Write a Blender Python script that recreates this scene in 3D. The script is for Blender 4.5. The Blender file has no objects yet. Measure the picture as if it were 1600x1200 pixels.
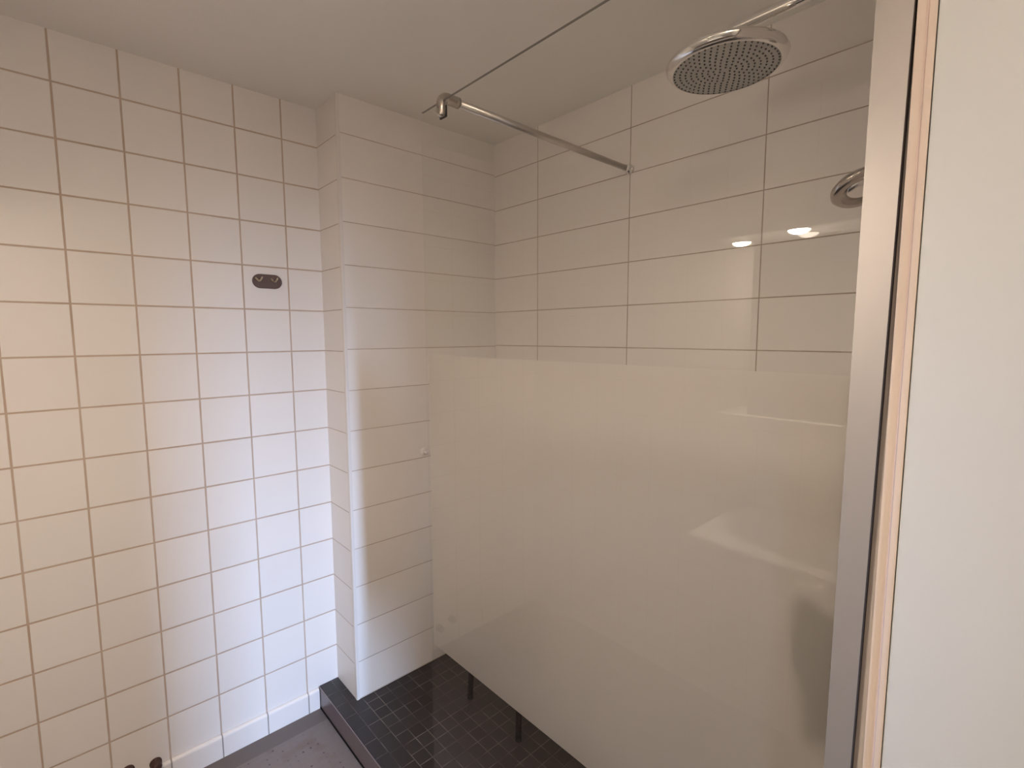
import bpy, bmesh, math, random
from mathutils import Vector, Matrix
random.seed(7)
S = bpy.context.scene
C = S.collection

# ---------------------------------------------------------------- camera
YAW, PITCH, ROLL = 0.7422, -0.0983, -0.0030
F = Vector((math.sin(YAW)*math.cos(PITCH), math.cos(YAW)*math.cos(PITCH), math.sin(PITCH)))
R0 = Vector((math.cos(YAW), -math.sin(YAW), 0)); U0 = R0.cross(F)
Rv = R0*math.cos(ROLL) + U0*math.sin(ROLL); Uv = -R0*math.sin(ROLL) + U0*math.cos(ROLL)
cam = bpy.data.cameras.new('camera'); camo = bpy.data.objects.new('camera', cam); C.objects.link(camo)
cam.sensor_width = 36; cam.lens = 772.55/1600*36; cam.clip_start = 0.01
M = Matrix((Rv, Uv, -F)).transposed().to_4x4(); M.translation = (-0.7598, -1.8958, 1.4799)
camo.matrix_world = M
S.camera = camo
# ---------------------------------------------------------------- world, lights, exposure
w = bpy.data.worlds.new('world'); S.world = w; w.use_nodes = True
w.node_tree.nodes['Background'].inputs[0].default_value = (0.55, 0.70, 1.0, 1)
w.node_tree.nodes['Background'].inputs[1].default_value = 0.6
vs = S.view_settings; vs.view_transform = 'Standard'; vs.look = 'None'; vs.gamma = 1; vs.exposure = 0.44; vs.use_curve_mapping = False

def area(name, loc, to, sx, sy, power, col, spread=180):
    l = bpy.data.lights.new(name, 'AREA'); l.shape = 'RECTANGLE'; l.size = sx; l.size_y = sy
    l.energy = power; l.color = col; l.spread = math.radians(spread)
    o = bpy.data.objects.new(name, l); C.objects.link(o); o.location = loc
    o.rotation_euler = (Vector(to)-Vector(loc)).to_track_quat('-Z', 'Y').to_euler()
    return o
area('daylight', (-0.56, -4.2, 1.90), (-0.25, 0, 0.6), 0.24, 2.0, 19, (0.44, 0.63, 1.0), 60)
LAMP = (1.0, 0.83, 0.68)
BULB = (300.0, 1150.0); CEIL = 17.0
# ---------------------------------------------------------------- helpers
def mesh_obj(name, bm, mat, parent=None, smooth=False, bevel=0, seg=2):
    bmesh.ops.recalc_face_normals(bm, faces=bm.faces)
    me = bpy.data.meshes.new(name); bm.to_mesh(me); bm.free()
    if mat: me.materials.append(mat)
    o = bpy.data.objects.new(name, me); C.objects.link(o)
    if parent: o.parent = parent
    if smooth:
        for p in me.polygons: p.use_smooth = True
    if bevel:
        m = o.modifiers.new('bevel', 'BEVEL'); m.width = bevel; m.segments = seg; m.limit_method = 'ANGLE'
        for p in me.polygons: p.use_smooth = True
        m.harden_normals = True
    return o
def tag(o, label=None, cat=None, group=None, kind=None):
    if label: o['label'] = label
    if cat: o['category'] = cat
    if group: o['group'] = group
    if kind: o['kind'] = kind
    return o
def empty(name, loc, label, cat, group=None):
    o = bpy.data.objects.new(name, None); C.objects.link(o); o.location = loc; o.empty_display_size = 0.05
    return tag(o, label, cat, group)
def box(bm, a, b):
    vs_ = [bm.verts.new((x, y, z)) for x in (a[0], b[0]) for y in (a[1], b[1]) for z in (a[2], b[2])]
    for f in ((0,1,3,2),(4,6,7,5),(0,4,5,1),(2,3,7,6),(0,2,6,4),(1,5,7,3)): bm.faces.new([vs_[i] for i in f])
    return bm
def B(a, b): return box(bmesh.new(), a, b)
def prism(bm, pts, z0, z1):
    lo = [bm.verts.new((x, y, z0)) for x, y in pts]; hi = [bm.verts.new((x, y, z1)) for x, y in pts]
    bm.faces.new(lo[::-1]); bm.faces.new(hi); n = len(pts)
    for i in range(n): bm.faces.new((lo[i], lo[(i+1) % n], hi[(i+1) % n], hi[i]))
    return bm
def tube(bm, pts, rad, n=16, cap=True):
    pts = [Vector(p) for p in pts]; rings = []
    if not hasattr(rad, '__len__'): rad = [rad]*len(pts)
    t0 = (pts[1]-pts[0]).normalized(); up = Vector((0, 0, 1)) if abs(t0.z) < .9 else Vector((1, 0, 0))
    nrm = (up - t0*up.dot(t0)).normalized()
    for i, p in enumerate(pts):
        t = ((pts[min(i+1, len(pts)-1)]-p).normalized() + (p-pts[max(i-1, 0)]).normalized())
        t = t.normalized() if t.length > 1e-6 else t0
        nrm = (nrm - t*nrm.dot(t)).normalized(); bi = t.cross(nrm)
        rings.append([bm.verts.new(p + (nrm*math.cos(2*math.pi*k/n) + bi*math.sin(2*math.pi*k/n))*rad[i]) for k in range(n)])
    for a, b in zip(rings, rings[1:]):
        for k in range(n): bm.faces.new((a[k], a[(k+1) % n], b[(k+1) % n], b[k]))
    if cap: bm.faces.new(rings[0][::-1]); bm.faces.new(rings[-1])
    return bm
def lathe(bm, prof, mat=Matrix(), n=48):   # profile of (radius, height) about local Z
    rings = []
    for r, h in prof:
        if r < 1e-6: rings.append([bm.verts.new(mat @ Vector((0, 0, h)))])
        else: rings.append([bm.verts.new(mat @ Vector((r*math.cos(2*math.pi*k/n), r*math.sin(2*math.pi*k/n), h))) for k in range(n)])
    for a, b in zip(rings, rings[1:]):
        for k in range(n):
            k2 = (k+1) % n
            if len(a) == 1 and len(b) == 1: continue
            if len(a) == 1: bm.faces.new((a[0], b[k2], b[k]))
            elif len(b) == 1: bm.faces.new((a[k], a[k2], b[0]))
            else: bm.faces.new((a[k], a[k2], b[k2], b[k]))
    return bm
def axis_to(loc, d):
    q = Vector(d).to_track_quat('Z', 'Y').to_matrix().to_4x4(); q.translation = loc; return q
def arc(c, r, a0, a1, n, f): return [f(c, r, a0 + (a1-a0)*i/n) for i in range(n+1)]

# ---------------------------------------------------------------- materials
def mat_new(name):
    m = bpy.data.materials.new(name); m.use_nodes = True; nt = m.node_tree
    return m, nt, nt.nodes['Principled BSDF']
def simple(name, col, rough=.5, metal=0, noise=0, nscale=40, bump=0, bscale=200, spec=None):
    m, nt, p = mat_new(name); N = nt.nodes.new; L = nt.links.new
    p.inputs['Base Color'].default_value = (*col, 1); p.inputs['Roughness'].default_value = rough; p.inputs['Metallic'].default_value = metal
    if spec is not None: p.inputs['Specular IOR Level'].default_value = spec
    tc = N('ShaderNodeTexCoord')
    if noise:
        n = N('ShaderNodeTexNoise'); n.inputs['Scale'].default_value = nscale; n.inputs['Detail'].default_value = 4
        L(tc.outputs['Object'], n.inputs['Vector'])
        r = N('ShaderNodeMix'); r.data_type = 'RGBA'; L(n.outputs['Fac'], r.inputs['Factor'])
        r.inputs['A'].default_value = (*[c*(1-noise) for c in col], 1); r.inputs['B'].default_value = (*[min(1, c*(1+noise)) for c in col], 1)
        L(r.outputs['Result'], p.inputs['Base Color'])
    if bump:
        n = N('ShaderNodeTexNoise'); n.inputs['Scale'].default_value = bscale; n.inputs['Detail'].default_value = 3
        L(tc.outputs['Object'], n.inputs['Vector'])
        b = N('ShaderNodeBump'); b.inputs['Strength'].default_value = bump; b.inputs['Distance'].default_value = .002
        L(n.outputs['Fac'], b.inputs['Height']); L(b.outputs['Normal'], p.inputs['Normal'])
    return m

def tile_mat(name, us, vs_, gw, col, grout, rough=.22, var=.02, soft=.0006, ripple=.05, rust=None):
    """us / vs_: (axis, pitch, offset) or None; grout lines of width gw where (coord-offset) is a multiple of pitch."""
    m, nt, p = mat_new(name); N = nt.nodes.new; L = nt.links.new
    tc = N('ShaderNodeTexCoord'); sp = N('ShaderNodeSeparateXYZ'); L(tc.outputs['Object'], sp.inputs[0])
    wob = N('ShaderNodeTexNoise'); wob.inputs['Scale'].default_value = 14; wob.inputs['Detail'].default_value = 4
    L(tc.outputs['Object'], wob.inputs['Vector'])
    def math_(op, a, b=None, c=None):
        n = N('ShaderNodeMath'); n.operation = op
        for i, x in enumerate((a, b, c)):
            if x is None: continue
            if isinstance(x, (int, float)): n.inputs[i].default_value = x
            else: L(x, n.inputs[i])
        return n.outputs[0]
    dist, cells = [], []
    for spec in (us, vs_):
        if spec is None: continue
        ax, pitch, off = spec
        s = math_('DIVIDE', math_('SUBTRACT', sp.outputs['XYZ'.index(ax)], off), pitch)
        cells.append(math_('FLOOR', s))
        d = math_('MULTIPLY', math_('SUBTRACT', .5, math_('ABSOLUTE', math_('SUBTRACT', math_('FRACT', s), .5))), pitch)
        dist.append(d)
    d = dist[0] if len(dist) == 1 else math_('MINIMUM', dist[0], dist[1])
    d = math_('ADD', d, math_('MULTIPLY', math_('SUBTRACT', wob.outputs['Fac'], .5), gw*.35))
    mr = N('ShaderNodeMapRange'); mr.interpolation_type = 'SMOOTHSTEP'; L(d, mr.inputs['Value'])
    mr.inputs['From Min'].default_value = gw/2-soft; mr.inputs['From Max'].default_value = gw/2+soft
    mask = mr.outputs[0]   # 1 on the tile
    # per tile tone
    cx = N('ShaderNodeCombineXYZ'); L(cells[0], cx.inputs[0])
    if len(cells) > 1: L(cells[1], cx.inputs[1])
    wn = N('ShaderNodeTexWhiteNoise'); wn.noise_dimensions = '3D'; L(cx.outputs[0], wn.inputs['Vector'])
    tone = N('ShaderNodeMix'); tone.data_type = 'RGBA'; L(wn.outputs['Value'], tone.inputs['Factor'])
    tone.inputs['A'].default_value = (*[c*(1-var) for c in col], 1); tone.inputs['B'].default_value = (*[c*(1+var) for c in col], 1)
    gn = N('ShaderNodeTexNoise'); gn.inputs['Scale'].default_value = 5; gn.inputs['Detail'].default_value = 6; L(tc.outputs['Object'], gn.inputs['Vector'])
    gm = N('ShaderNodeMix'); gm.data_type = 'RGBA'; L(gn.outputs['Fac'], gm.inputs['Factor'])
    gm.inputs['A'].default_value = (*(rust or [c*.78 for c in grout]), 1); gm.inputs['B'].default_value = (*[c*1.25 for c in grout], 1)
    mx = N('ShaderNodeMix'); mx.data_type = 'RGBA'; L(mask, mx.inputs['Factor']); L(gm.outputs['Result'], mx.inputs['A']); L(tone.outputs['Result'], mx.inputs['B'])
    L(mx.outputs['Result'], p.inputs['Base Color'])
    ro = N('ShaderNodeMapRange'); L(mask, ro.inputs['Value']); ro.inputs['To Min'].default_value = .85; ro.inputs['To Max'].default_value = rough
    L(ro.outputs[0], p.inputs['Roughness'])
    rn = N('ShaderNodeTexNoise'); rn.inputs['Scale'].default_value = 9; L(tc.outputs['Object'], rn.inputs['Vector'])
    h = math_('ADD', math_('MULTIPLY', mask, 1.0), math_('MULTIPLY', rn.outputs['Fac'], ripple))
    b = N('ShaderNodeBump'); b.inputs['Strength'].default_value = .6; b.inputs['Distance'].default_value = .0012
    L(h, b.inputs['Height']); L(b.outputs['Normal'], p.inputs['Normal'])
    return m

WT = (0.80, 0.76, 0.72); GR = (0.50, 0.41, 0.345)
XO = -.1239
m_A = tile_mat('wall_tile_square', ('X', .15, XO), ('Z', .15, 2.3232), .0050, WT, GR, rough=.42, rust=(.42, .30, .21))
m_Ah = tile_mat('wall_tile_return', None, ('Z', .15, 2.3232), .003, WT, GR, rough=.42)
m_B = tile_mat('wall_tile_pier', None, ('Z', .1498, 2.3297), .0028, WT, GR, rough=.42)
m_Cw = tile_mat('wall_tile_wide', ('Y', .4385, -.4483), ('Z', .1476, 2.3205), .0030, (.80, .75, .71), (.42, .34, .28), rough=.42)
m_E = tile_mat('wall_tile_left', ('Y', .15, -.576), ('Z', .15, 2.3232), .0042, WT, GR, rough=.42)
m_skirt = tile_mat('skirting_tile', ('X', .15, XO), None, .0042, WT, (.33, .29, .26), rough=.42)
m_paint = simple('ceiling_paint', (.86, .83, .79), .9, bump=.15, bscale=300)
m_wpaint = simple('white_wall_paint', (.80, .76, .72), .7, bump=.06, bscale=260)
m_door = simple('white_door_lacquer', (.52, .53, .52), .5, bump=.04, bscale=120)
m_case = simple('cream_casing_paint', (.58, .485, .405), .6, noise=.04, nscale=20)
m_brownpaint = simple('grey_filler', (.45, .40, .36), .8)
m_alu = simple('satin_aluminium_cream', (.38, .355, .33), .44, .55, noise=.02, nscale=60)
m_chrome = simple('chrome', (.82, .80, .78), .09, 1.0)
m_satin = simple('satin_steel', (.60, .56, .52), .28, 1.0)
m_chrome2 = simple('smoky_chrome', (.50, .45, .41), .12, 1.0)
m_clamp = simple('brushed_clamp_steel', (.50, .46, .41), .22, 1.0)
m_black = simple('black_rubber', (.008, .006, .006), .8, spec=.1)
m_plate = simple('shower_face_plate', (.42, .41, .38), .4, .35)
m_brass = simple('pale_brass', (.60, .54, .40), .3, 1.0)
m_bronze = simple('dark_bronze', (.13, .085, .07), .45, .4)
m_ceramic = simple('white_ceramic', (.85, .84, .82), .12)
m_whiteboard = simple('white_board', (.80, .78, .75), .35)
m_mirror = simple('mirror_glass', (.82, .84, .83), .02, 1.0)
m_seat = simple('grey_plastic_seat', (.40, .38, .36), .5)
m_leg = simple('dark_leg_paint', (.010, .006, .008), .8, spec=.1)
m_cloth = simple('dark_terry', (.012, .011, .016), .95, bump=.6, bscale=500)
m_rust = simple('rusty_dark_cap', (.07, .035, .03), .6, .3, noise=.4, nscale=60)
m_plastic = simple('white_plastic', (.80, .76, .72), .3)

def floor_vinyl():
    m, nt, p = mat_new('floor_pinned_tile'); N = nt.nodes.new; L = nt.links.new
    tc = N('ShaderNodeTexCoord'); sp = N('ShaderNodeSeparateXYZ'); L(tc.outputs['Object'], sp.inputs[0])
    def mt(op, a, b=None):
        n = N('ShaderNodeMath'); n.operation = op
        for i, x in enumerate((a, b)):
            if x is None: continue
            if isinstance(x, (int, float)): n.inputs[i].default_value = x
            else: L(x, n.inputs[i])
        return n.outputs[0]
    P = .0265
    def cell(o, off):
        s = mt('DIVIDE', mt('SUBTRACT', o, off), P)
        r = mt('ROUND', s); return mt('MULTIPLY', mt('SUBTRACT', s, r), P), r
    dx, rx = cell(sp.outputs['X'], -.1025); dy, ry = cell(sp.outputs['Y'], -.1010)
    rad = mt('SQRT', mt('ADD', mt('MULTIPLY', dx, dx), mt('MULTIPLY', dy, dy)))
    cb = N('ShaderNodeCombineXYZ'); L(rx, cb.inputs[0]); L(ry, cb.inputs[1])
    wn = N('ShaderNodeTexWhiteNoise'); wn.noise_dimensions = '3D'; L(cb.outputs[0], wn.inputs['Vector'])
    size = mt('MULTIPLY', mt('POWER', wn.outputs['Value'], 2.0), .0042)
    dot = mt('LESS_THAN', rad, size)
    inside = mt('LESS_THAN', sp.outputs['Y'], -.087)
    dot = mt('MULTIPLY', dot, inside)
    # faint joints between the 26 mm stones
    jx = mt('LESS_THAN', mt('ABSOLUTE', dx), .0007); jy = mt('LESS_THAN', mt('ABSOLUTE', dy), .0011)
    joint = mt('MULTIPLY', mt('MAXIMUM', jx, jy), inside)
    n1 = N('ShaderNodeTexNoise'); n1.inputs['Scale'].default_value = 16; n1.inputs['Detail'].default_value = 6; L(tc.outputs['Object'], n1.inputs['Vector'])
    st = N('ShaderNodeMapRange'); L(n1.outputs['Fac'], st.inputs['Value']); st.inputs['From Min'].default_value = .52; st.inputs['From Max'].default_value = .72
    base = N('ShaderNodeMix'); base.data_type = 'RGBA'; L(st.outputs[0], base.inputs['Factor'])
    base.inputs['A'].default_value = (.175, .148, .135, 1); base.inputs['B'].default_value = (.15, .112, .095, 1)
    bd = N('ShaderNodeMix'); bd.data_type = 'RGBA'; L(inside, bd.inputs['Factor']); bd.inputs['A'].default_value = (.125, .10, .09, 1); L(base.outputs['Result'], bd.inputs['B'])
    j = N('ShaderNodeMix'); j.data_type = 'RGBA'; L(mt('MULTIPLY', joint, .35), j.inputs['Factor']); L(bd.outputs['Result'], j.inputs['A']); j.inputs['B'].default_value = (.16, .11, .10, 1)
    d = N('ShaderNodeMix'); d.data_type = 'RGBA'; L(mt('MULTIPLY', dot, .85), d.inputs['Factor']); L(j.outputs['Result'], d.inputs['A']); d.inputs['B'].default_value = (.05, .04, .04, 1)
    L(d.outputs['Result'], p.inputs['Base Color']); p.inputs['Roughness'].default_value = .5
    b = N('ShaderNodeBump'); b.inputs['Strength'].default_value = .3; b.inputs['Distance'].default_value = .001
    L(mt('ADD', n1.outputs['Fac'], mt('MULTIPLY', joint, -1)), b.inputs['Height']); L(b.outputs['Normal'], p.inputs['Normal'])
    return m
m_floor = floor_vinyl()

def mosaic():
    m, nt, p = mat_new('dark_mosaic'); N = nt.nodes.new; L = nt.links.new
    tc = N('ShaderNodeTexCoord'); sp = N('ShaderNodeSeparateXYZ'); L(tc.outputs['Object'], sp.inputs[0])
    def mt(op, a, b=None):
        n = N('ShaderNodeMath'); n.operation = op
        for i, x in enumerate((a, b)):
            if x is None: continue
            if isinstance(x, (int, float)): n.inputs[i].default_value = x
            else: L(x, n.inputs[i])
        return n.outputs[0]
    X, Y = sp.outputs['X'], sp.outputs['Y']
    def line(s, pitch): return mt('MULTIPLY', mt('SUBTRACT', .5, mt('ABSOLUTE', mt('SUBTRACT', mt('FRACT', mt('DIVIDE', s, pitch)), .5))), pitch)
    sx = mt('ADD', X, .029); colx = mt('FLOOR', mt('DIVIDE', sx, .0495)); dx = line(sx, .0495)
    kerb = mt('LESS_THAN', X, .0205)
    dyk = line(mt('ADD', mt('ADD', Y, .325), mt('MULTIPLY', colx, .009)), .079)
    dyi = line(mt('ADD', Y, .273), .0535)
    mix = N('ShaderNodeMix'); L(kerb, mix.inputs['Factor']); L(dyi, mix.inputs['A']); L(dyk, mix.inputs['B'])
    d = mt('MINIMUM', dx, mix.outputs['Result'])
    nz = N('ShaderNodeTexNoise'); nz.inputs['Scale'].default_value = 11; nz.inputs['Detail'].default_value = 5; L(tc.outputs['Object'], nz.inputs['Vector'])
    mr = N('ShaderNodeMapRange'); mr.interpolation_type = 'SMOOTHSTEP'; L(d, mr.inputs['Value'])
    mr.inputs['From Min'].default_value = .0006; mr.inputs['From Max'].default_value = .0019
    g = N('ShaderNodeMapRange'); L(nz.outputs['Fac'], g.inputs['Value']); g.inputs['From Min'].default_value = .42; g.inputs['From Max'].default_value = .66
    gc = N('ShaderNodeMix'); gc.data_type = 'RGBA'; L(g.outputs[0], gc.inputs['Factor']); gc.inputs['A'].default_value = (.035, .027, .024, 1); gc.inputs['B'].default_value = (.17, .15, .125, 1)
    cb = N('ShaderNodeCombineXYZ'); L(colx, cb.inputs[0]); L(mt('FLOOR', mt('DIVIDE', mt('ADD', Y, .273), .0535)), cb.inputs[1])
    wn = N('ShaderNodeTexWhiteNoise'); wn.noise_dimensions = '3D'; L(cb.outputs[0], wn.inputs['Vector'])
    tcx = N('ShaderNodeMix'); tcx.data_type = 'RGBA'; L(wn.outputs['Value'], tcx.inputs['Factor']); tcx.inputs['A'].default_value = (.018, .0135, .013, 1); tcx.inputs['B'].default_value = (.028, .023, .022, 1)
    c = N('ShaderNodeMix'); c.data_type = 'RGBA'; L(mr.outputs[0], c.inputs['Factor']); L(gc.outputs['Result'], c.inputs['A']); L(tcx.outputs['Result'], c.inputs['B'])
    L(c.outputs['Result'], p.inputs['Base Color']); p.inputs['Roughness'].default_value = .42
    b = N('ShaderNodeBump'); b.inputs['Strength'].default_value = .5; b.inputs['Distance'].default_value = .001
    L(mr.outputs[0], b.inputs['Height']); L(b.outputs['Normal'], p.inputs['Normal'])
    return m
m_mosaic = mosaic()
m_strip = simple('dull_edge_metal', (.30, .26, .26), .45, .6)
m_kerbface = simple('kerb_side_tile', (.15, .115, .12), .3, noise=.15, nscale=25)

def glass_clear(name, tint):
    m, nt, p = mat_new(name); N = nt.nodes.new; L = nt.links.new
    nt.nodes.remove(p); out = nt.nodes['Material Output']
    t = N('ShaderNodeBsdfTransparent'); t.inputs[0].default_value = (*tint, 1)
    g = N('ShaderNodeBsdfGlossy'); g.inputs['Roughness'].default_value = 0.0; g.inputs['Color'].default_value = (1, 1, 1, 1)
    f = N('ShaderNodeFresnel'); f.inputs['IOR'].default_value = 1.5
    geo = N('ShaderNodeNewGeometry')
    one = N('ShaderNodeMath'); one.operation = 'SUBTRACT'; one.inputs[0].default_value = 1; L(geo.outputs['Backfacing'], one.inputs[1])
    mul = N('ShaderNodeMath'); mul.operation = 'MULTIPLY'; L(f.outputs[0], mul.inputs[0]); L(one.outputs[0], mul.inputs[1])
    mx = N('ShaderNodeMixShader'); L(mul.outputs[0], mx.inputs[0]); L(t.outputs[0], mx.inputs[1]); L(g.outputs[0], mx.inputs[2]); L(mx.outputs[0], out.inputs[0])
    return m
m_glass = glass_clear('shower_glass', (.98, .985, .975))
m_gedge = simple('glass_cut_edge', (.20, .175, .14), .4)
def film():
    m, nt, p = mat_new('frosted_film'); N = nt.nodes.new; L = nt.links.new
    nt.nodes.remove(p); out = nt.nodes['Material Output']
    r = N('ShaderNodeBsdfRefraction'); r.inputs['Roughness'].default_value = .52; r.inputs['IOR'].default_value = 1.25; r.inputs['Color'].default_value = (.97, .95, .93, 1)
    t = N('ShaderNodeBsdfTranslucent'); t.inputs[0].default_value = (.93, .89, .85, 1)
    d = N('ShaderNodeBsdfDiffuse'); d.inputs[0].default_value = (.56, .515, .47, 1)
    a = N('ShaderNodeMixShader'); a.inputs[0].default_value = .35; L(r.outputs[0], a.inputs[1]); L(t.outputs[0], a.inputs[2])
    b = N('ShaderNodeMixShader'); b.inputs[0].default_value = .27; L(a.outputs[0], b.inputs[1]); L(d.outputs[0], b.inputs[2]); L(b.outputs[0], out.inputs[0])
    return m
m_film = film()
def emit(name, col, s):
    m, nt, p = mat_new(name); p.inputs['Base Color'].default_value = (*col, 1)
    p.inputs['Emission Color'].default_value = (*col, 1); p.inputs['Emission Strength'].default_value = s
    return m

# ---------------------------------------------------------------- setting
ZF, ZC, ZT = -.007, 2.308, .080
XL, XR, YR, YD, XP, DP = -1.26, .7121, -2.40, -1.738, -.045, .1801
def struct(name, bm, mat, **k): return tag(mesh_obj(name, bm, mat, **k), kind='structure')
struct('floor', B((XL-.1, YR-.1, ZF-.1), (XR+.1, .1, ZF)), m_floor)
struct('ceiling', B((XL-.1, YR-.1, ZC), (XR+.1, .1, ZC+.1)), m_paint)
struct('wall_back', B((XL-.1, 0, ZF), (XR+.1, .1, ZC)), m_A)
struct('wall_left', B((XL-.1, YR, ZF), (XL, 0, ZC)), m_E)
struct('wall_right', B((XR, YR, ZF), (XR+.1, 0, ZC)), m_Cw)
# boxed-out pier beside the shower: front face and narrow return face carry different tiles
pier = struct('wall_pier', B((0, -DP, ZT), (XR, 0, ZC)), m_B)
pier.data.materials.append(m_Ah)
for f in pier.data.polygons:
    if abs(f.normal.x) > .9: f.material_index = 1
# white corner bead on the pier edge
bm = bmesh.new(); prism(bm, [(-.0012, -DP+.012), (-.0012, -DP+.0015), (.0003, -DP-.0012), (.010, -DP-.0012), (.010, -DP+.001), (.001, -DP+.001), (.001, -DP+.012)], ZT, ZC)
struct('trim_1', bm, simple('corner_bead', (.74, .70, .66), .35))
# partition that closes the shower towards the camera
struct('wall_partition', B((XP, -1.90, ZF), (XR, YD, ZC)), m_Cw)
struct('wall_front_right', B((XP, YR, ZF), (XP+.1, -1.90, ZC)), m_wpaint)
# rear wall with the tall narrow window the daylight comes through
WX0, WX1, WZ0, WZ1 = -.52, -.185, .50, 1.68
bm = bmesh.new()
box(bm, (XL-.1, YR-.1, ZF), (WX0, YR, ZC)); box(bm, (WX1, YR-.1, ZF), (XR+.1, YR, ZC))
box(bm, (WX0, YR-.1, ZF), (WX1, YR, WZ0)); box(bm, (WX0, YR-.1, WZ1), (WX1, YR, ZC))
struct('wall_rear', bm, m_wpaint)
bm = bmesh.new()
for a, b in (((WX0-.04, YR, WZ0-.04), (WX0, YR+.015, WZ1+.04)), ((WX1, YR, WZ0-.04), (WX1+.04, YR+.015, WZ1+.04)), ((WX0, YR, WZ0-.04), (WX1, YR+.015, WZ0)), ((WX0, YR, WZ1), (WX1, YR+.015, WZ1+.04))): box(bm, a, b)
struct('window_1', bm, m_whiteboard)
# skirting row of cut tiles with a rounded top
bm = bmesh.new()
prof = [(0, ZF), (-.012, ZF), (-.012, .066), (-.0108, .0705), (-.007, .0735), (0, .0748)]
va = [bm.verts.new((XL, y, z)) for y, z in prof]; vb = [bm.verts.new((-.0815, y, z)) for y, z in prof]
n = len(prof); bm.faces.new(va); bm.faces.new(vb[::-1])
for i in range(n): bm.faces.new((va[i], va[(i+1) % n], vb[(i+1) % n], vb[i]))
struct('baseboard_back', bm, m_skirt)
# door leaf and casing on the camera's right
struct('trim_2', B((-.066, -1.7915, ZF), (XP, -1.7745, ZC)), m_case)
struct('trim_3', B((-.0675, -1.7845, ZF), (-.0655, -1.7830, ZC)), simple('casing_groove', (.55, .42, .36), .7))
struct('door_1', B((-.067, YR+.02, ZF), (XP, -1.7925, ZC-.1)), m_door, bevel=.0015)
struct('trim_4', B((-.067, YR+.02, ZC-.098), (XP, -1.7925, ZC)), m_wpaint)
# filler strip behind the profile
struct('trim_5', B((-.058, -1.7745, ZT), (XP, -1.745, ZC)), m_brownpaint)

# ---------------------------------------------------------------- shower platform
pl = empty('shower_platform', (.3, -.9, ZF), 'raised shower platform of dark brown mosaic tiles with dull kerb', 'shower platform')
def child(o, p):   # keep world coordinates
    o.parent = p; o.matrix_parent_inverse = Matrix.Translation(-p.location); return o
KX = -.079
child(mesh_obj('mosaic_top', prism(bmesh.new(), [(KX+.004, YD), (XR, YD), (XR, -DP+.0), (0, -DP), (0, -.0002), (KX+.004, -.0002)], ZF, ZT), m_mosaic), pl)
child(mesh_obj('kerb_side', B((KX, YD, ZF+.004), (KX+.0041, -.0002, ZT-.003)), m_kerbface), pl)
tag(child(mesh_obj('edge_strip', B((KX-.0008, YD, ZT-.0015), (KX+.0018, -.0002, ZT+.0006)), m_strip, bevel=.0006), pl), 'thin metal strip along the kerb edge')
child(mesh_obj('sealant', B((KX-.003, YD, ZF), (KX+.002, -.0002, ZF+.006)), m_black), pl)
child(mesh_obj('wall_joint', prism(bmesh.new(), [(0, -DP-.003), (XR, -DP-.003), (XR, -DP), (0, -DP)], ZT, ZT+.0004), m_black), pl)

# ---------------------------------------------------------------- glass screen
GX0, GX1, GY0, GY1, GZ0, GZ1 = -.059, -.053, -.803, -1.742, ZT+.006, 2.026
gs = empty('shower_screen', (-.055, -1.27, ZT), 'fixed glass shower screen with frosted band and cream wall profile', 'shower screen')
pane = mesh_obj('glass_pane', B((GX0, GY1, GZ0), (GX1, GY0, GZ1)), m_glass)
pane.data.materials.append(m_gedge)
for f in pane.data.polygons:
    if abs(f.normal.z) > .5: f.material_index = 1
child(pane, gs)
fx = GX1+.0004; fme = bpy.data.meshes.new('frosted_film')
fme.from_pydata([(fx, GY1+.006, .637), (fx, GY1+.006, 1.4295), (fx, GY0-.003, 1.4295), (fx, GY0-.003, .637)], [], [(0, 1, 2, 3)]); fme.materials.append(m_film)
if fme.polygons[0].normal.x > 0: fme.flip_normals()
fo = bpy.data.objects.new('frosted_film', fme); C.objects.link(fo)
tag(child(fo, gs), 'frosted film band on the glass')
bm = bmesh.new()   # wall profile, slightly out of plumb against the door casing
def yb(z): return -1.7625 - (z-.93)*.0105
for z in (ZT+.001, 2.2999): pass
z0, z1 = ZT+.001, 2.3075
lo = [bm.verts.new(v) for v in ((-.068, -1.732, z0), (-.030, -1.732, z0), (-.030, yb(z0), z0), (-.068, yb(z0), z0))]
hi = [bm.verts.new(v) for v in ((-.068, -1.739, z1), (-.030, -1.739, z1), (-.030, yb(z1), z1), (-.068, yb(z1), z1))]
bm.faces.new(lo); bm.faces.new(hi[::-1])
for i in range(4): bm.faces.new((lo[i], lo[(i+1) % 4], hi[(i+1) % 4], hi[i]))
wp = tag(child(mesh_obj('wall_profile', bm, m_alu), gs), 'cream aluminium wall profile')
bm = bmesh.new()   # dark strip painting in the shaded gap along the profile's outer side
a_ = [bm.verts.new(v) for v in ((-.0672, yb(z0), z0), (-.058, yb(z0), z0), (-.058, yb(z0)-.0010, z0), (-.0672, yb(z0)-.0010, z0))]
b_ = [bm.verts.new(v) for v in ((-.0672, yb(z1), z1), (-.058, yb(z1), z1), (-.058, yb(z1)-.0010, z1), (-.0672, yb(z1)-.0010, z1))]
bm.faces.new(a_); bm.faces.new(b_[::-1])
for i in range(4): bm.faces.new((a_[i], a_[(i+1) % 4], b_[(i+1) % 4], b_[i]))
child(mesh_obj('gap_shade_strip', bm, simple('gap_shade_brown', (.045, .035, .03), .8, spec=.1)), gs)
# seal strip under the pane
child(mesh_obj('bottom_seal', B((-.061, GY1, ZT), (-.049, GY0, ZT+.0062)), m_satin), gs)

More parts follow.
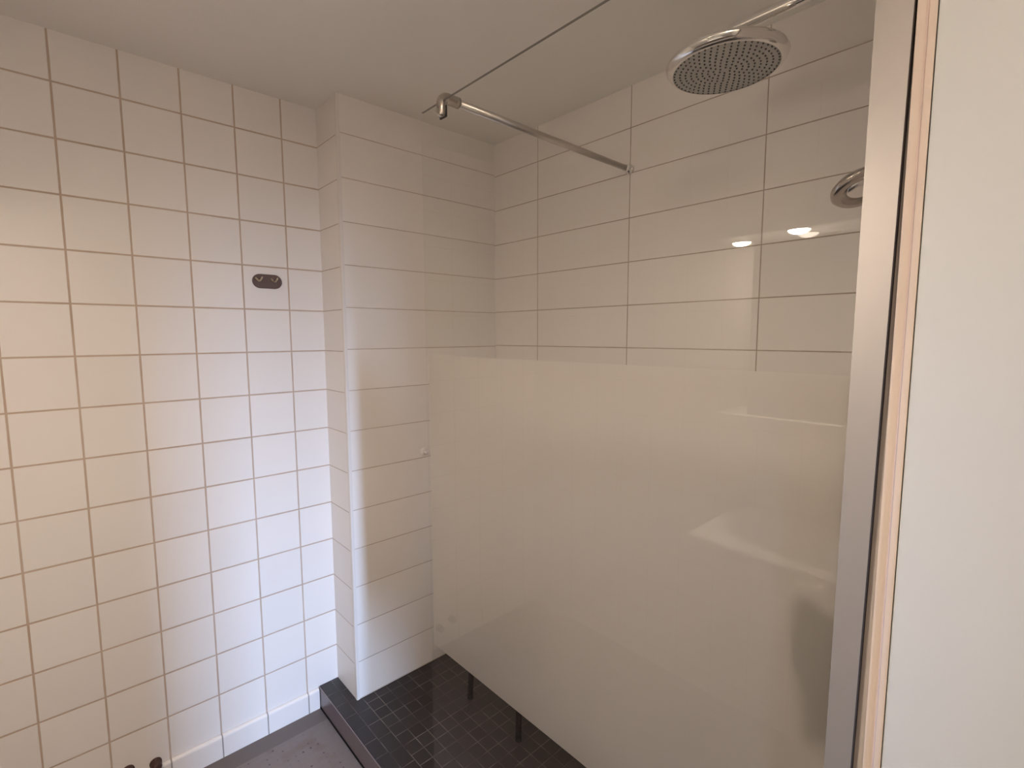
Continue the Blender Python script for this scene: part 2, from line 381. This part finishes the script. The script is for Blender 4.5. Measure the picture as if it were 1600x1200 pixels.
# support bar
BY, BZ = -.886, 2.037
sb = empty('support_bar', (-.055, BY, BZ), 'slim chrome support bar running from the glass top to the tiled wall', 'support bar')
bm = bmesh.new()
tube(bm, [(-.020, BY, BZ), (XR-.012, BY, BZ)], .0092, 20)
child(mesh_obj('bar', bm, m_satin, smooth=True), sb)
bm = bmesh.new()   # elbow clamp
pts = [(-.055, BY, 1.992), (-.055, BY, 1.996), (-.055, BY, BZ-.016)] + [(-.055+.016*(1-math.cos(a)), BY, BZ-.016+.016*math.sin(a)) for a in [i*math.pi/12 for i in range(1, 7)]] + [(-.018, BY, BZ), (-.006, BY, BZ), (-.0055, BY, BZ)]
tube(bm, pts, [.009, .0115] + [.0125]*(len(pts)-4) + [.0125, .009], 24)
tag(child(mesh_obj('elbow_clamp', bm, m_clamp, smooth=True), sb), 'chrome elbow clamp gripping the glass top')
bm = bmesh.new(); box(bm, (-.0525, BY-.0130, 1.9905), (-.0490, BY+.0130, 2.016)); child(mesh_obj('clamp_gasket', bm, m_black), sb)
bm = bmesh.new(); lathe(bm, [(0, 0), (.004, 0), (.0045, .001), (.0045, .003), (0, .0035)], axis_to((-.0672, BY, 2.004), (-1, 0, 0)), 20); child(mesh_obj('set_screw', bm, m_satin), sb)
bm = bmesh.new(); lathe(bm, [(0, -.030), (.010, -.030), (.0115, -.028), (.0115, -.012), (.015, -.011), (.0165, -.009), (.0165, 0), (0, 0)], axis_to((XR, BY, BZ), (1, 0, 0)), 32)
child(mesh_obj('wall_flange', bm, m_chrome, smooth=True), sb)

# ---------------------------------------------------------------- rain shower
HX, HY, HZ, HR = .272, -1.410, 2.024, .115
rs = empty('rain_shower', (HX, YD, 2.10), 'large round chrome rain shower head on a bent arm', 'shower head')
tilt = Matrix.Translation((HX, HY, HZ)) @ Matrix.Rotation(math.radians(0), 4, 'X')
bm = bmesh.new()
lathe(bm, [(HR-.0145, -.0130), (HR-.0125, -.0132), (HR-.006, -.0085), (HR-.0015, -.003), (HR, .001), (HR-.002, .005), (HR-.012, .0105), (HR-.04, .0175), (.05, .022), (.028, .025), (.020, .029), (.016, .036), (.0, .036)], tilt, 96)
child(mesh_obj('head', bm, m_chrome, smooth=True), rs)
bm = bmesh.new(); lathe(bm, [(0, -.0124), (HR-.0150, -.0124), (HR-.0143, -.0115), (0, -.011)], tilt, 96)
fp = tag(child(mesh_obj('face_plate', bm, m_plate, smooth=False), rs), 'grey spray face')
# nozzles: concentric rings of small rubber tips, each its own small cone, one uncountable field
bm = bmesh.new()
for ring in range(1, 10):
    rr = ring*.0108; cnt = int(6*ring + (0 if ring < 5 else -2))
    for k in range(cnt):
        a = 2*math.pi*(k + .5*(ring % 2))/cnt
        mm = tilt @ Matrix.Translation((rr*math.cos(a), rr*math.sin(a), 0))
        lathe(bm, [(.0019, -.0122), (.0015, -.0142), (0, -.0144)], mm, 8)
nz = mesh_obj('nozzles', bm, simple('nozzle_rubber', (.045, .04, .04), .7)); child(nz, rs); nz['kind'] = 'stuff'
bm = bmesh.new(); AZ = 2.084
pts = [(HX, HY, HZ+.030), (HX, HY, HZ+.036)] + [(HX, HY-.020*(1-math.cos(a)), AZ-.020+.020*math.sin(a)) for a in [i*math.pi/16 for i in range(0, 9)]] + [(HX, -1.60, AZ), (HX, YD+.002, AZ)]
tube(bm, pts, [.0145, .0125]+[.0105]*(len(pts)-2), 24)
child(mesh_obj('arm', bm, m_chrome, smooth=True), rs)
bm = bmesh.new(); lathe(bm, [(0, -.014), (.014, -.014), (.028, -.006), (.030, 0), (0, 0)], axis_to((HX, YD, AZ), (0, -1, 0)), 40)
child(mesh_obj('wall_rose', bm, m_chrome, smooth=True), rs)

# hand shower resting in a wall holder
hs = empty('hand_shower', (.44, YD, 1.76), 'round chrome hand shower half hidden behind the cream profile', 'hand shower')
hd = axis_to((.478, -1.609, 1.781), Vector((-.30, -.35, -.89)).normalized())
bm = bmesh.new()
lathe(bm, [(0, -.030), (.012, -.029), (.022, -.024), (.030, -.014), (.048, -.010), (.056, -.002), (.0565, .004), (.052, .010), (.038, .0115), (.035, .007), (.0, .006)], hd, 56)
child(mesh_obj('head', bm, m_chrome2, smooth=True), hs)
bm = bmesh.new(); lathe(bm, [(0, .0095), (.020, .0095), (.031, .0072), (.031, .0062), (0, .0061)], hd, 40)
child(mesh_obj('spray_face', bm, m_chrome, smooth=True), hs)
bm = bmesh.new(); tube(bm, [(.470, -1.640, 1.792), (.466, -1.668, 1.785), (.462, -1.695, 1.740), (.461, -1.700, 1.655), (.461, -1.702, 1.60)], [.012, .0125, .012, .011, .010], 20)
child(mesh_obj('handle', bm, m_chrome, smooth=True), hs)
bm = bmesh.new(); tube(bm, [(.461, -1.702, 1.602), (.475, -1.680, 1.50), (.52, -1.640, 1.30), (.59, -1.630, 1.12), (.60, -1.640, .98), (.585, -1.68, .93), (.580, -1.71, .95), (.580, -1.735, .98)], .0065, 12)
child(mesh_obj('hose', bm, m_satin, smooth=True), hs)
bm = bmesh.new(); tube(bm, [(.461, YD+.001, 1.68), (.461, -1.718, 1.68)], [.018, .014], 20); box(bm, (.446, -1.720, 1.668), (.476, -1.686, 1.692))
child(mesh_obj('holder', bm, m_chrome), hs)
# thermostatic mixer
mx = empty('shower_mixer', (.36, YD, 1.11), 'chrome bar mixer tap on the shower wall behind the profile', 'mixer tap')
bm = bmesh.new(); tube(bm, [(.25, -1.70, 1.11), (.52, -1.70, 1.11)], .020, 28); child(mesh_obj('body', bm, m_chrome, smooth=True), mx)
for xx in (.232, .538):
    bm = bmesh.new(); tube(bm, [(xx-.018, -1.70, 1.11), (xx+.018, -1.70, 1.11)], .023, 28); child(mesh_obj('knob', bm, m_chrome, smooth=True), mx)
for xx in (.305, .465):
    bm = bmesh.new(); lathe(bm, [(0, -.036), (.013, -.036), (.014, -.012), (.030, -.006), (.031, 0), (0, 0)], axis_to((xx, YD, 1.11), (0, -1, 0)), 32); child(mesh_obj('wall_rose', bm, m_chrome, smooth=True), mx)

# dark cloth hanging behind the frosted glass
bm = bmesh.new(); nu, nv = 26, 22; grid = []
for side in (0, 1):
    g = []
    for i in range(nu+1):
        row = []
        for j in range(nv+1):
            u, v = i/nu, j/nv
            wdt = .085*(1-.70*v)+.012*math.sin(v*9)
            x = .100 + .035*v + (u-.5)*2*wdt
            z = 1.060 - .22*v + .02*math.sin(u*5) - .035*abs(u-.5)*2*(1-v)
            y = -1.690 + .020*math.sin(u*17+v*2)*(1-.3*v) + (.026 if side else -.012)*math.sin(math.pi*u)*(.4+.6*math.sin(math.pi*min(1, v+.15)))
            row.append(bm.verts.new((x, y, z)))
        g.append(row)
    grid.append(g)
for g in grid:
    for i in range(nu):
        for j in range(nv): bm.faces.new((g[i][j], g[i+1][j], g[i+1][j+1], g[i][j+1]))
a, b = grid
for j in range(nv):
    bm.faces.new((a[0][j], a[0][j+1], b[0][j+1], b[0][j])); bm.faces.new((a[nu][j], b[nu][j], b[nu][j+1], a[nu][j+1]))
for i in range(nu):
    bm.faces.new((a[i][0], b[i][0], b[i+1][0], a[i+1][0])); bm.faces.new((a[i][nv], a[i+1][nv], b[i+1][nv], b[i][nv]))
tag(mesh_obj('washcloth', bm, m_cloth, smooth=True), 'dark washcloth hanging low behind the frosted glass beside the profile', 'cloth')
bm = bmesh.new(); tube(bm, [(.100, YD+.001, 1.05), (.100, -1.705, 1.05), (.100, -1.697, 1.054), (.100, -1.692, 1.068)], .005, 12)
lathe(bm, [(0, 0), (.016, 0), (.016, .004), (0, .005)], axis_to((.100, YD, 1.05), (0, -1, 0)), 24)
tag(mesh_obj('robe_hook', bm, m_chrome, smooth=True), 'small chrome peg holding the dark washcloth', 'hook')

# stool
st = empty('shower_stool', (.46, -.602, ZT), 'low shower stool with thin dark legs behind the frosted glass', 'stool')
bm = prism(bmesh.new(), [(.46+.16*math.copysign(abs(math.cos(t))**.5, math.cos(t)), -.602+.165*math.copysign(abs(math.sin(t))**.5, math.sin(t))) for t in [k*math.pi/24 for k in range(48)]], .475, .500)
child(mesh_obj('seat', bm, m_seat, bevel=.006, seg=3), st)
for sx, sy in ((.327, -.466), (.327, -.738), (.593, -.466), (.593, -.738)):
    bm = bmesh.new(); tx = .46+(sx-.46)*.86; ty = -.602+(sy+.602)*.92
    tube(bm, [(sx, sy, ZT+.012), (tx, ty, .478)], .0105, 16)
    lg = child(mesh_obj('leg', bm, m_leg, smooth=True), st)
    bm = bmesh.new(); lathe(bm, [(0, 0), (.0108, 0), (.0112, .003), (.0112, .014), (.0106, .018), (0, .018)], Matrix.Translation((sx, sy, ZT)), 20)
    ft = mesh_obj('rubber_foot', bm, m_black, smooth=True); ft.parent = lg; ft.matrix_parent_inverse = (Matrix.Translation(st.location) @ lg.matrix_parent_inverse).inverted() if False else Matrix()

# hook plate on the back wall
hp = empty('hook_plate', (-.196, 0, 1.672), 'small dark oval plate with two prongs on the white square tiles', 'hook')
def stadium(cx, cz, hw, hh, n=14):
    p = []
    for k in range(n+1): a = -math.pi/2+math.pi*k/n; p.append((cx+hw-hh+hh*math.cos(a), cz+hh*math.sin(a)))
    for k in range(n+1): a = math.pi/2+math.pi*k/n; p.append((cx-hw+hh+hh*math.cos(a), cz+hh*math.sin(a)))
    return p
bm = bmesh.new(); pts = stadium(-.1965, 1.6715, .0485, .0245)
f0 = [bm.verts.new((x, 0, z)) for x, z in pts]; f1 = [bm.verts.new((x, -.006, z)) for x, z in pts]; f2 = [bm.verts.new((-.1965+(x+.1965)*.965, -.0085, 1.6715+(z-1.6715)*.93)) for x, z in pts]
nn = len(pts); bm.faces.new(f0); bm.faces.new(f2[::-1])
for k in range(nn):
    bm.faces.new((f0[k], f0[(k+1) % nn], f1[(k+1) % nn], f1[k])); bm.faces.new((f1[k], f1[(k+1) % nn], f2[(k+1) % nn], f2[k]))
child(mesh_obj('plate', bm, m_bronze), hp)
for cx in (-.2265, -.1765):
    bm = bmesh.new()
    # flat bent prong: short tab up, foot out from the plate, long tip reaching out and up
    tube(bm, [(cx-.010, -.010, 1.682), (cx-.006, -.0115, 1.677), (cx, -.014, 1.671), (cx+.002, -.020, 1.671), (cx+.004, -.028, 1.676), (cx+.006, -.034, 1.683)], [.0026, .003, .0034, .0034, .003, .0024], 12)
    tag(child(mesh_obj('prong', bm, m_brass, smooth=True), hp), 'pale metal prong')

# white stick-on hook on the pier, at the edge of the glass
bm = bmesh.new(); zz = 1.008
lathe(bm, [(0, 0), (.016, 0), (.0165, .002), (.015, .006), (0, .007)], axis_to((.322, -DP, zz), (0, -1, 0)), 28)
tube(bm, [(.322, -DP-.005, zz), (.322, -DP-.018, zz-.006), (.322, -DP-.026, zz-.002), (.322, -DP-.028, zz+.008)], [.006, .005, .005, .004], 14)
tag(mesh_obj('adhesive_hook', bm, m_plastic, smooth=True), 'tiny white stick-on hook on the pier beside the glass edge', 'hook')

# pipe ends low on the back wall
for (cx, cz, lab) in ((-.615, .086, 'right rusty pipe end low on the white tiled wall'), (-.686, .104, 'left rusty pipe end low on the white tiled wall')):
    bm = bmesh.new()
    lathe(bm, [(0, .034), (.008, .034), (.0125, .031), (.0145, .025), (.0145, .006), (.017, .004), (.017, 0), (0, 0)], axis_to((cx, 0, cz), (0, -1, 0)), 28)
    tag(mesh_obj('pipe_end', bm, m_rust, smooth=True), lab, 'pipe', 'capped pipe ends')

# ---------------------------------------------------------------- what the glass reflects: basin and mirror cabinet on the left wall
bs = empty('washbasin', (XL, -1.46, .72), 'white rectangular washbasin on the left wall, mirrored in the glass', 'basin')
bx0, bx1, by0, by1, bt = XL, -.793, -1.76, -1.145, .85
bm = bmesh.new()
rings = []
def rect(x0, x1, y0, y1, z, r, n=6):
    o = []
    for (cx_, cy_, a0) in ((x1-r, y1-r, 0), (x0+r, y1-r, 90), (x0+r, y0+r, 180), (x1-r, y0+r, 270)):
        for k in range(n+1):
            a = math.radians(a0+90*k/n); o.append((cx_+r*math.cos(a), cy_+r*math.sin(a), z))
    return o
for x0, x1, y0, y1, z, r in ((bx0, bx1-.06, by0+.05, by1-.05, bt-.13, .03), (bx0, bx1-.01, by0+.01, by1-.01, bt-.05, .02), (bx0, bx1, by0, by1, bt-.012, .012), (bx0, bx1-.003, by0+.003, by1-.003, bt, .012),
                             (bx0+.12, bx1-.018, by0+.022, by1-.022, bt-.001, .03), (bx0+.13, bx1-.03, by0+.035, by1-.035, bt-.02, .04), (bx0+.15, bx1-.06, by0+.09, by1-.09, bt-.085, .05), (bx0+.22, bx1-.15, by0+.22, by1-.22, bt-.095, .03)):
    rings.append([bm.verts.new(v) for v in rect(x0, x1, y0, y1, z, r)])
for a, b in zip(rings, rings[1:]):
    for k in range(len(a)): bm.faces.new((a[k], a[(k+1) % len(a)], b[(k+1) % len(a)], b[k]))
bm.faces.new(rings[0][::-1]); bm.faces.new(rings[-1])
child(mesh_obj('bowl', bm, m_ceramic, smooth=True), bs)
bm = bmesh.new(); fy = -1.45
tube(bm, [(-1.20, fy, .849), (-1.20, fy, .93)], .021, 24); tube(bm, [(-1.20, fy, .915), (-1.14, fy, .935), (-1.09, fy, .93), (-1.075, fy, .915)], [.013, .012, .012, .011], 18)
tube(bm, [(-1.20, fy, .93), (-1.20, fy, .945), (-1.15, fy, .975)], [.02, .015, .007], 18)
tag(child(mesh_obj('tap', bm, m_chrome, smooth=True), bs), 'chrome basin tap')

mc = empty('mirror_cabinet', (XL, -1.7, 1.21), 'white mirror cabinet with lit canopy above the washbasin, mirrored in the glass', 'cabinet')
cy0, cy1 = -2.30, -1.114
FX = -1.038     # front of shelf
child(mesh_obj('shelf', B((XL, cy0, 1.196), (FX, cy1, 1.210)), m_whiteboard, bevel=.001), mc)
child(mesh_obj('canopy', B((XL, cy0, 1.791), (FX+.055, cy1, 1.83)), m_whiteboard, bevel=.001), mc)
child(mesh_obj('carcass', B((XL, cy0, 1.2105), (FX-.02, -1.2155, 1.7905)), m_whiteboard), mc)
child(mesh_obj('mirror', B((FX-.019, cy0, 1.2105), (FX-.015, -1.217, 1.7905)), m_mirror), mc)
child(mesh_obj('back_panel', B((XL, -1.2150, 1.2105), (XL+.012, cy1, 1.7905)), simple('niche_board', (.50, .47, .42), .6)), mc)
m_bulb = [emit('spot_glow_dim', LAMP, BULB[0]), emit('spot_glow', LAMP, BULB[1])]
for lx, ly in ((-1.098, -1.157), (-1.012, -1.361)):
    sp = empty('downlight', (lx, ly, 1.791), 'dummy', 'lamp', 'downlights in the cabinet canopy')
    bm = bmesh.new(); lathe(bm, [(.030, 0), (.036, 0), (.036, -.002), (.031, -.003), (.030, -.001)], Matrix.Translation((lx, ly, 1.7912)), 28)
    child(mesh_obj('bezel', bm, m_chrome, smooth=True), sp)
    bm = bmesh.new(); lathe(bm, [(.0, -.013), (.012, -.0115), (.022, -.008), (.0285, -.003), (.0295, -.0002), (0, -.0002)], Matrix.Translation((lx, ly, 1.7912)), 28)
    child(mesh_obj('bulb', bm, m_bulb[0 if ly > -1.3 else 1]), sp)
    sp['label'] = {-1.157: 'small glowing downlight under the canopy end nearest the back wall', -1.361: 'second small glowing downlight under the canopy, above the mirror edge'}[ly]


# opal fill lamp added outside the frame to brighten ceiling and upper walls
clx, cly = -.93, -2.10
cl = empty('added_fill_lamp', (clx, cly, ZC), 'opal fill lamp added out of view on the ceiling near the rear wall', 'lamp')
bm = bmesh.new(); lathe(bm, [(0, 0), (.125, 0), (.130, -.006), (.130, -.030), (.124, -.034), (.120, -.030), (0, -.030)], Matrix.Translation((clx, cly, ZC)), 64)
child(mesh_obj('housing', bm, m_whiteboard, smooth=True), cl)
bm = bmesh.new(); lathe(bm, [(0, -.105), (.09, -.103), (.112, -.097), (.118, -.085), (.119, -.031), (.119, -.0305), (0, -.0305)], Matrix.Translation((clx, cly, ZC)), 64)
child(mesh_obj('diffuser', bm, emit('fill_lamp_diffuser', LAMP, CEIL), smooth=True), cl)
